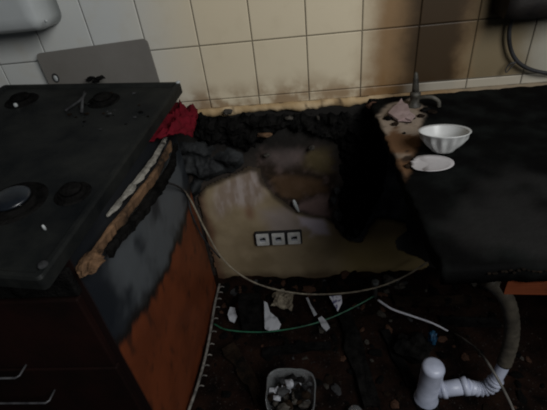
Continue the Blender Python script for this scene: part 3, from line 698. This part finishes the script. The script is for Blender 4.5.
bm = BM(); q = onY(374, 300, -.14); rg = lathe(bm, [(.012, -.05), (.012, .03), (.015, .032), (.015, .045), (.009, .046)], 16, Matrix.Translation((q.x, -.14, .085))); capring(bm, rg[-1]); capring(bm, rg[0][::-1])
o = build('pipe_stub', bm, mottled('grimy_stub', (.04, .043, .042), (.13, .135, .13), 25, .7, bump=.2), None, True); tagit(o, 'short grey pipe stub where the cables meet near the wall', 'pipe')

# ------------------------------------------------------------------ comb-like rail lying along the stove
cr = empty('rack_rail', (.225, -.33, .03), 'pale sooty rail with short prongs lying along the base of the stove', 'rack')
pal = mottled('sooty_rail', (.05, .048, .045), (.24, .225, .20), 40, .6, lo=.35, hi=.7, bump=.4)
pts_ = [Vector((.012, 0, 0)) + q for q in (onZ(217, 284, .06), onZ(212, 305, .05), onZ(205, 345, .045), onZ(196, 380, .045), onZ(184, 414, .05))]
sp = spline(pts_, 10); bm = BM(); tube(bm, sp, .0055, 8); build('rod', bm, pal, cr, True)
for k in range(11):
    p = sp[2 + k * 3]; bm = BM(); tube(bm, [p, p + Vector((.016, .002, .006)), p + Vector((.026, .001, .002))], .0026, 6); build('prong', bm, pal, cr, True)

# ------------------------------------------------------------------ drain pipe
dp = empty('drain_pipe', (1.03, -.57, 0), 'white plastic drain elbow joined to a ribbed hose rising to the sink', 'drain pipe')
pvc = mottled('white_pvc', (.26, .285, .36), (.46, .49, .60), 9, .35, lo=.3, hi=.6, bump=.05)
hosem = mottled('grimy_hose', (.025, .022, .017), (.085, .073, .055), 14, .6, bump=.3)
s0 = onZ(425, 402, .0); R0 = .034
bm = BM(); MT = Matrix.Translation((s0.x, s0.y, 0)); rg = lathe(bm, [(R0 + .005, .012), (R0 + .005, .03), (R0, .034), (R0, .198), (R0 + .001, .204), (R0 - .003, .214), (R0 - .012, .219), (.0005, .221)], 32, MT); build('stub', bm, pvc, dp, True)
bm = BM(); rg = lathe(bm, [(R0 + .012, .004), (R0 + .012, .02), (R0 + .004, .026)], 24, MT, lambda a, z: 1 + .06 * math.sin(a * 5)); build('collar', bm, char, dp, True)
yp = s0.y
h0 = Vector((s0.x + .03, yp, .075)); h1 = onY(466, 386, yp + .0); h2 = onY(489, 388, yp)
bm = BM(); tube(bm, [h0, h0.lerp(h1, .5), h1], .025, 20); build('side_branch', bm, pvc, dp, True)
bm = BM(); d = (h1 - h0).normalized(); tube(bm, [h0 + d * .012, h0 + d * .026], .029, 20); build('branch_ring', bm, pvc, dp, True)
bm = BM(); tube(bm, [h1 - d * .012, h1 + d * .006], .029, 20); build('coupling_ring', bm, pvc, dp, True)
cv = spline([h1, onY(478, 389, yp), onY(489, 387, yp), onY(497, 379, yp)], 12)
bm = BM(); tube(bm, cv, lambda t: .0215 + .003 * math.sin(t * 2 * math.pi * 8), 18); build('ribbed_bend', bm, pvc, dp, True)
bm = BM(); cv2 = spline([onY(495, 381, yp), onY(501, 370, yp + .005), onY(505, 362, yp + .01)], 6); tube(bm, cv2, .0175, 16); build('sleeve', bm, pvc, dp, True)
bm = BM(); cv3 = spline([onY(504, 364, yp + .01), onY(510, 345, yp + .02), onY(512, 325, yp + .03), onY(508, 303, yp + .03), onY(499, 289, yp + .03), onY(488, 280, yp + .03)], 10); tube(bm, cv3, lambda t: .0205 + .001 * math.sin(t * 120), 18); build('riser_hose', bm, hosem, dp, True)
# blue rag and black lump behind the stub
bluem = mottled('blue_rag', (.003, .02, .05), (.012, .09, .18), 14, .6, bump=.3)
bm = BM(); lump(bm, onZ(432, 338, .09), (.013, .016, .034), .8, 5, 3, 2.6); o = build('blue_rag', bm, bluem, None, True); tagit(o, 'small blue crumpled rag behind the white drain elbow', 'rag')
bm = BM(); lump(bm, onZ(414, 348, .05), (.06, .05, .055), .45, 8, 3, 2); o = build('charred_lump', bm, char); tagit(o, 'large black charred lump left of the blue rag', 'charred lump')

# ------------------------------------------------------------------ plastic tub full of rubble
jc = onZ(291, 390, .155); jx, jy = jc.x, jc.y - .005
tub = empty('plastic_tub', (jx, jy, .012), 'clear plastic tub filled with grey rubble at the bottom centre', 'tub')
gl, nt, b = newmat('cloudy_plastic'); setp(b, .25, 0, .5); b.inputs['Base Color'].default_value = (.55, .57, .58, 1); b.inputs['Transmission Weight'].default_value = .85; b.inputs['IOR'].default_value = 1.2
bm = BM(); MT = Matrix.Translation((jx, jy, .012)); sq = lambda a, z: 1 / (abs(math.cos(a)) ** 4 + abs(math.sin(a)) ** 4) ** .25 * .93
lathe(bm, [(.0005, 0), (.066, 0), (.070, .004), (.082, .135), (.085, .137), (.085, .144), (.081, .145), (.079, .135), (.067, .006), (.0005, .004)], 48, MT, sq)
for v in bm.verts:
    if v.co.z > .12: v.co.z += .012 * FB((v.co.x, v.co.y, 0), 14, 2, 3); v.co.x += .006 * FB((v.co.y, v.co.x, 0), 14, 5, 3)
build('shell', bm, gl, tub, True)
rr = random.Random(8); kinds = [stone, ash, char2, dirtywhite, stone, char]
for k in range(70):
    a = rr.uniform(0, 6.28); r_ = .064 * math.sqrt(rr.random()); z = rr.choice([.06, .10, .135, .145]) + rr.uniform(-.01, .01); s = rr.uniform(.008, .018)
    bm = BM(); lump(bm, (jx + r_ * math.cos(a), jy + r_ * math.sin(a), .012 + z), (s * 1.2, s, s * .8), .5, k + 100, 1); o = build('rubble_piece', bm, kinds[k % 6])
    tagit(o, 'piece of rubble inside the clear plastic tub', 'rubble', 'rubble in the plastic tub')

bm = BM(); q = onZ(355, 412, .04); rg = lathe(bm, [(.024, 0), (.025, .018), (.018, .026), (.0005, .028)], 24, Matrix.Translation((q.x, q.y, .022))); o = build('clear_cap', bm, gl, None, True); tagit(o, 'small clear plastic cap right of the tub at the bottom edge', 'cap')

# ------------------------------------------------------------------ floor debris
def groundz(x, y): return max(floorz(x, y), .0015)
# upright black carton by the wall
q = onZ(251, 330, .02); bm = BM(); M = Matrix.Translation((q.x + .005, q.y + .02, .018)) @ Matrix.Rotation(math.radians(-12), 4, 'X')
box(bm, -.042, .042, -.025, .025, 0, .15, M); bmesh.ops.subdivide_edges(bm, edges=bm.edges[:], cuts=4, use_grid_fill=True)
for v in bm.verts: v.co += Vector([.004 * FB(v.co, 20, k, 3) for k in (1, 5, 9)])
o = build('burnt_carton', bm, char); tagit(o, 'upright black burnt carton standing near the left end of the bay', 'carton')
def plank(pa, pb, w, h, label, seed, mat=char, group=None, z=.0):
    A = onZ(*pa, .03); B = onZ(*pb, .03); A.z = groundz(A.x, A.y) + z; B.z = groundz(B.x, B.y) + z; d = (B - A); L = d.length; d.normalize(); s = d.cross(Vector((0, 0, 1))).normalized(); u = s.cross(d)
    M = Matrix.Translation(A) @ Matrix((d, s, u)).transposed().to_4x4(); bm = BM(); box(bm, 0, L, -w / 2, w / 2, 0, h, M)
    bmesh.ops.subdivide_edges(bm, edges=bm.edges[:], cuts=7, use_grid_fill=True)
    for v in bm.verts: v.co += Vector([.012 * w / .05 * FB(v.co, 16, seed + k, 3) for k in (1, 5, 9)])
    o = build('charred_plank', bm, mat); return tagit(o, label, 'plank', group)
plank((342, 305), (372, 405), .062, .03, 'thick black charred plank running from the wall towards the viewer', 1)
plank((228, 345), (262, 400), .05, .02, 'charred plank lying flat between the carton and the tub', 5, char2)
plank((385, 330), (412, 385), .035, .016, 'thin charred slat left of the drain elbow', 9, char)
plank((262, 350), (330, 345), .03, .016, 'short charred slat lying crosswise behind the tub', 13, char)
plank((440, 320), (500, 322), .03, .02, 'charred slat lying below the right worktop', 17, char)
plank((395, 300), (470, 300), .04, .02, 'charred board end at the foot of the wall under the worktop', 21, char2)
shard('white_shard', ((228, 315), (232, 309), (236, 310), (237, 317), (233, 322), (229, 320)), .055, .006, dirtywhite, 'small white diamond-shaped shard left of the burnt carton', 'shard', 2, (.5, 0, .1))
shard('white_shard', ((264, 306), (267, 307), (270, 314), (277, 318), (281, 323), (279, 328), (271, 330), (265, 328)), .055, .005, dirtywhite, 'curved white triangular shard right of the burnt carton', 'shard', 5, (.45, .15, 0))
shard('white_strip', ((243, 297), (246, 297), (247, 306), (244, 306)), .10, .004, dirtywhite, 'thin white sliver standing against the burnt carton', 'shard', 6, (.6, 0, 0))
shard('white_strip', ((306, 299), (308, 298), (312, 307), (317, 315), (314, 317), (310, 308)), .05, .005, dirtywhite, 'narrow white stick pointing at the white tag', 'shard', 7)
shard('white_tag', ((318, 320), (322, 318), (326, 322), (330, 328), (326, 331), (322, 327)), .055, .005, dirtywhite, 'white tag lying on the green hose', 'tag', 8, (.2, 0, 0))
pk = mottled('printed_wrapper', (.05, .05, .14), (.52, .52, .58), 60, .5, lo=.42, hi=.52, bump=.1)
shard('wrapper', ((329, 298), (341, 297), (342, 303), (338, 310)), .055, .004, pk, 'blue and white printed wrapper corner at the foot of the wall', 'wrapper', 9, (.5, 0, 0))
pap = mottled('scorched_paper', (.06, .045, .03), (.30, .26, .19), 30, .8, bump=.3)
cloth('scorched_paper', [onZ(272, 306, .05), onZ(292, 310, .05), onZ(294, 292, .05), onZ(274, 292, .05)], .02, pap, 'crumpled beige scorched paper right of the burnt carton', 'paper', 12, .02)

def chunk_mesh(seed, sub=2): 
    bm = BM(); lump(bm, (0, 0, 0), (1, .85, .6), .55, seed, sub, 2.0); me = bpy.data.meshes.new('rubble_chunk'); bm.to_mesh(me); bm.free(); return me
mats = [char, char, char2, brick, stone, ash]; base = []
for k in range(12):
    me = chunk_mesh(k * 3.1); me.materials.append(mats[k % 6]); base.append(me)
rr = random.Random(21)
named = [(345, 277, .022, 3, 'reddish brown rubble chunk at the foot of the beige panel'), (388, 282, .028, 4, 'grey rubble chunk beside the pipe stub'), (400, 285, .022, 4, 'grey-brown rubble chunk below the right end of the panel'), (270, 284, .018, 3, 'brown rubble chunk by the wall above the paper'), (295, 286, .017, 3, 'brown rubble chunk by the wall right of the paper'), (352, 336, .010, 4, 'small pale stone on the floor right of the tag'), (367, 338, .010, 4, 'pale stone beside the charred plank'), (405, 344, .011, 4, 'pale pebble in front of the black lump'), (236, 350, .014, 3, 'orange-brown fragment in front of the burnt carton'), (240, 362, .016, 3, 'brown fragment left of the tub'), (310, 283, .018, 1, 'black rubble chunk at the wall under the socket'), (391, 317, .007, 4, 'tiny pale stone under the white cable'), (372, 357, .009, 4, 'small pale pebble on the charred plank')]
for a, b, s, mi, lb in named:
    p = onZ(a, b, .04); me = base[mi] if mi < 12 else base[0]
    o = bpy.data.objects.new('rubble_chunk', me); C.objects.link(o); o.scale = (s, s, s); o.location = (p.x, min(p.y, -.03), groundz(p.x, min(p.y, -.03)) + s * .35); o.rotation_euler = (rr.uniform(-.5, .5), rr.uniform(-.5, .5), rr.uniform(0, 6)); tagit(o, lb, 'rubble')
for k in range(285):
    x = rr.uniform(.24, 1.45); y = -.03 - .68 * rr.random() ** 1.25; s = rr.uniform(.005, .018) * (1.25 if y > -.15 else 1)
    if k >= 230: x = rr.uniform(.25, 1.1); y = rr.uniform(-.13, -.03); s = rr.uniform(.010, .024)
    if math.hypot(x - jx, y - jy) < .12 or math.hypot(x - s0.x, y - s0.y) < .07: continue
    o = bpy.data.objects.new('rubble_chunk', base[rr.choice([0, 1, 2, 6, 7, 8, 0, 1, 6, 7, 3, 5, 9, 10])]); C.objects.link(o); o.scale = (s * rr.uniform(.8, 1.6), s, s * rr.uniform(.6, 1)); o.location = (x, y, groundz(x, y) + s * .3)
    o.rotation_euler = (rr.uniform(-.4, .4), rr.uniform(-.4, .4), rr.uniform(0, 6.3)); 
    tone = {3: 'reddish-brown', 9: 'reddish-brown', 10: 'pale grey', 5: 'ashy grey', 4: 'pale grey', 2: 'dark brown', 8: 'dark brown'}.get(base.index(o.data), 'black')
    zone = 'at the foot of the burnt wall' if y > -.12 else 'near the white drain elbow' if x > .95 else 'beside the thick charred plank' if x > .68 else 'between the stove and the tub' if x < .46 else 'in the middle of the floor behind the tub'
    tagit(o, tone + ' burnt rubble chunk ' + zone, 'rubble', tone + ' rubble ' + zone)
# fine bits
bm = BM()
for k in range(5000):
    x = rr.uniform(.23, 1.5); y = -.01 - .75 * rr.random(); s = rr.uniform(.0015, .005); z = groundz(x, y) + s * .3
    vs = [bm.verts.new((x + rr.uniform(-s, s), y + rr.uniform(-s, s), z + rr.uniform(-.6, .6) * s)) for _ in range(4)]
    for f in ((0, 1, 2), (0, 3, 1), (1, 3, 2), (2, 3, 0)): bm.faces.new([vs[i] for i in f])
o = build('debris_bits', bm, mottled('debris_bits', (.004, .003, .0025), (.05, .038, .03), 40, .9, lo=.45, hi=.8, bump=0), fl); o['kind'] = 'stuff'; o['label'] = 'fine burnt bits and flakes'
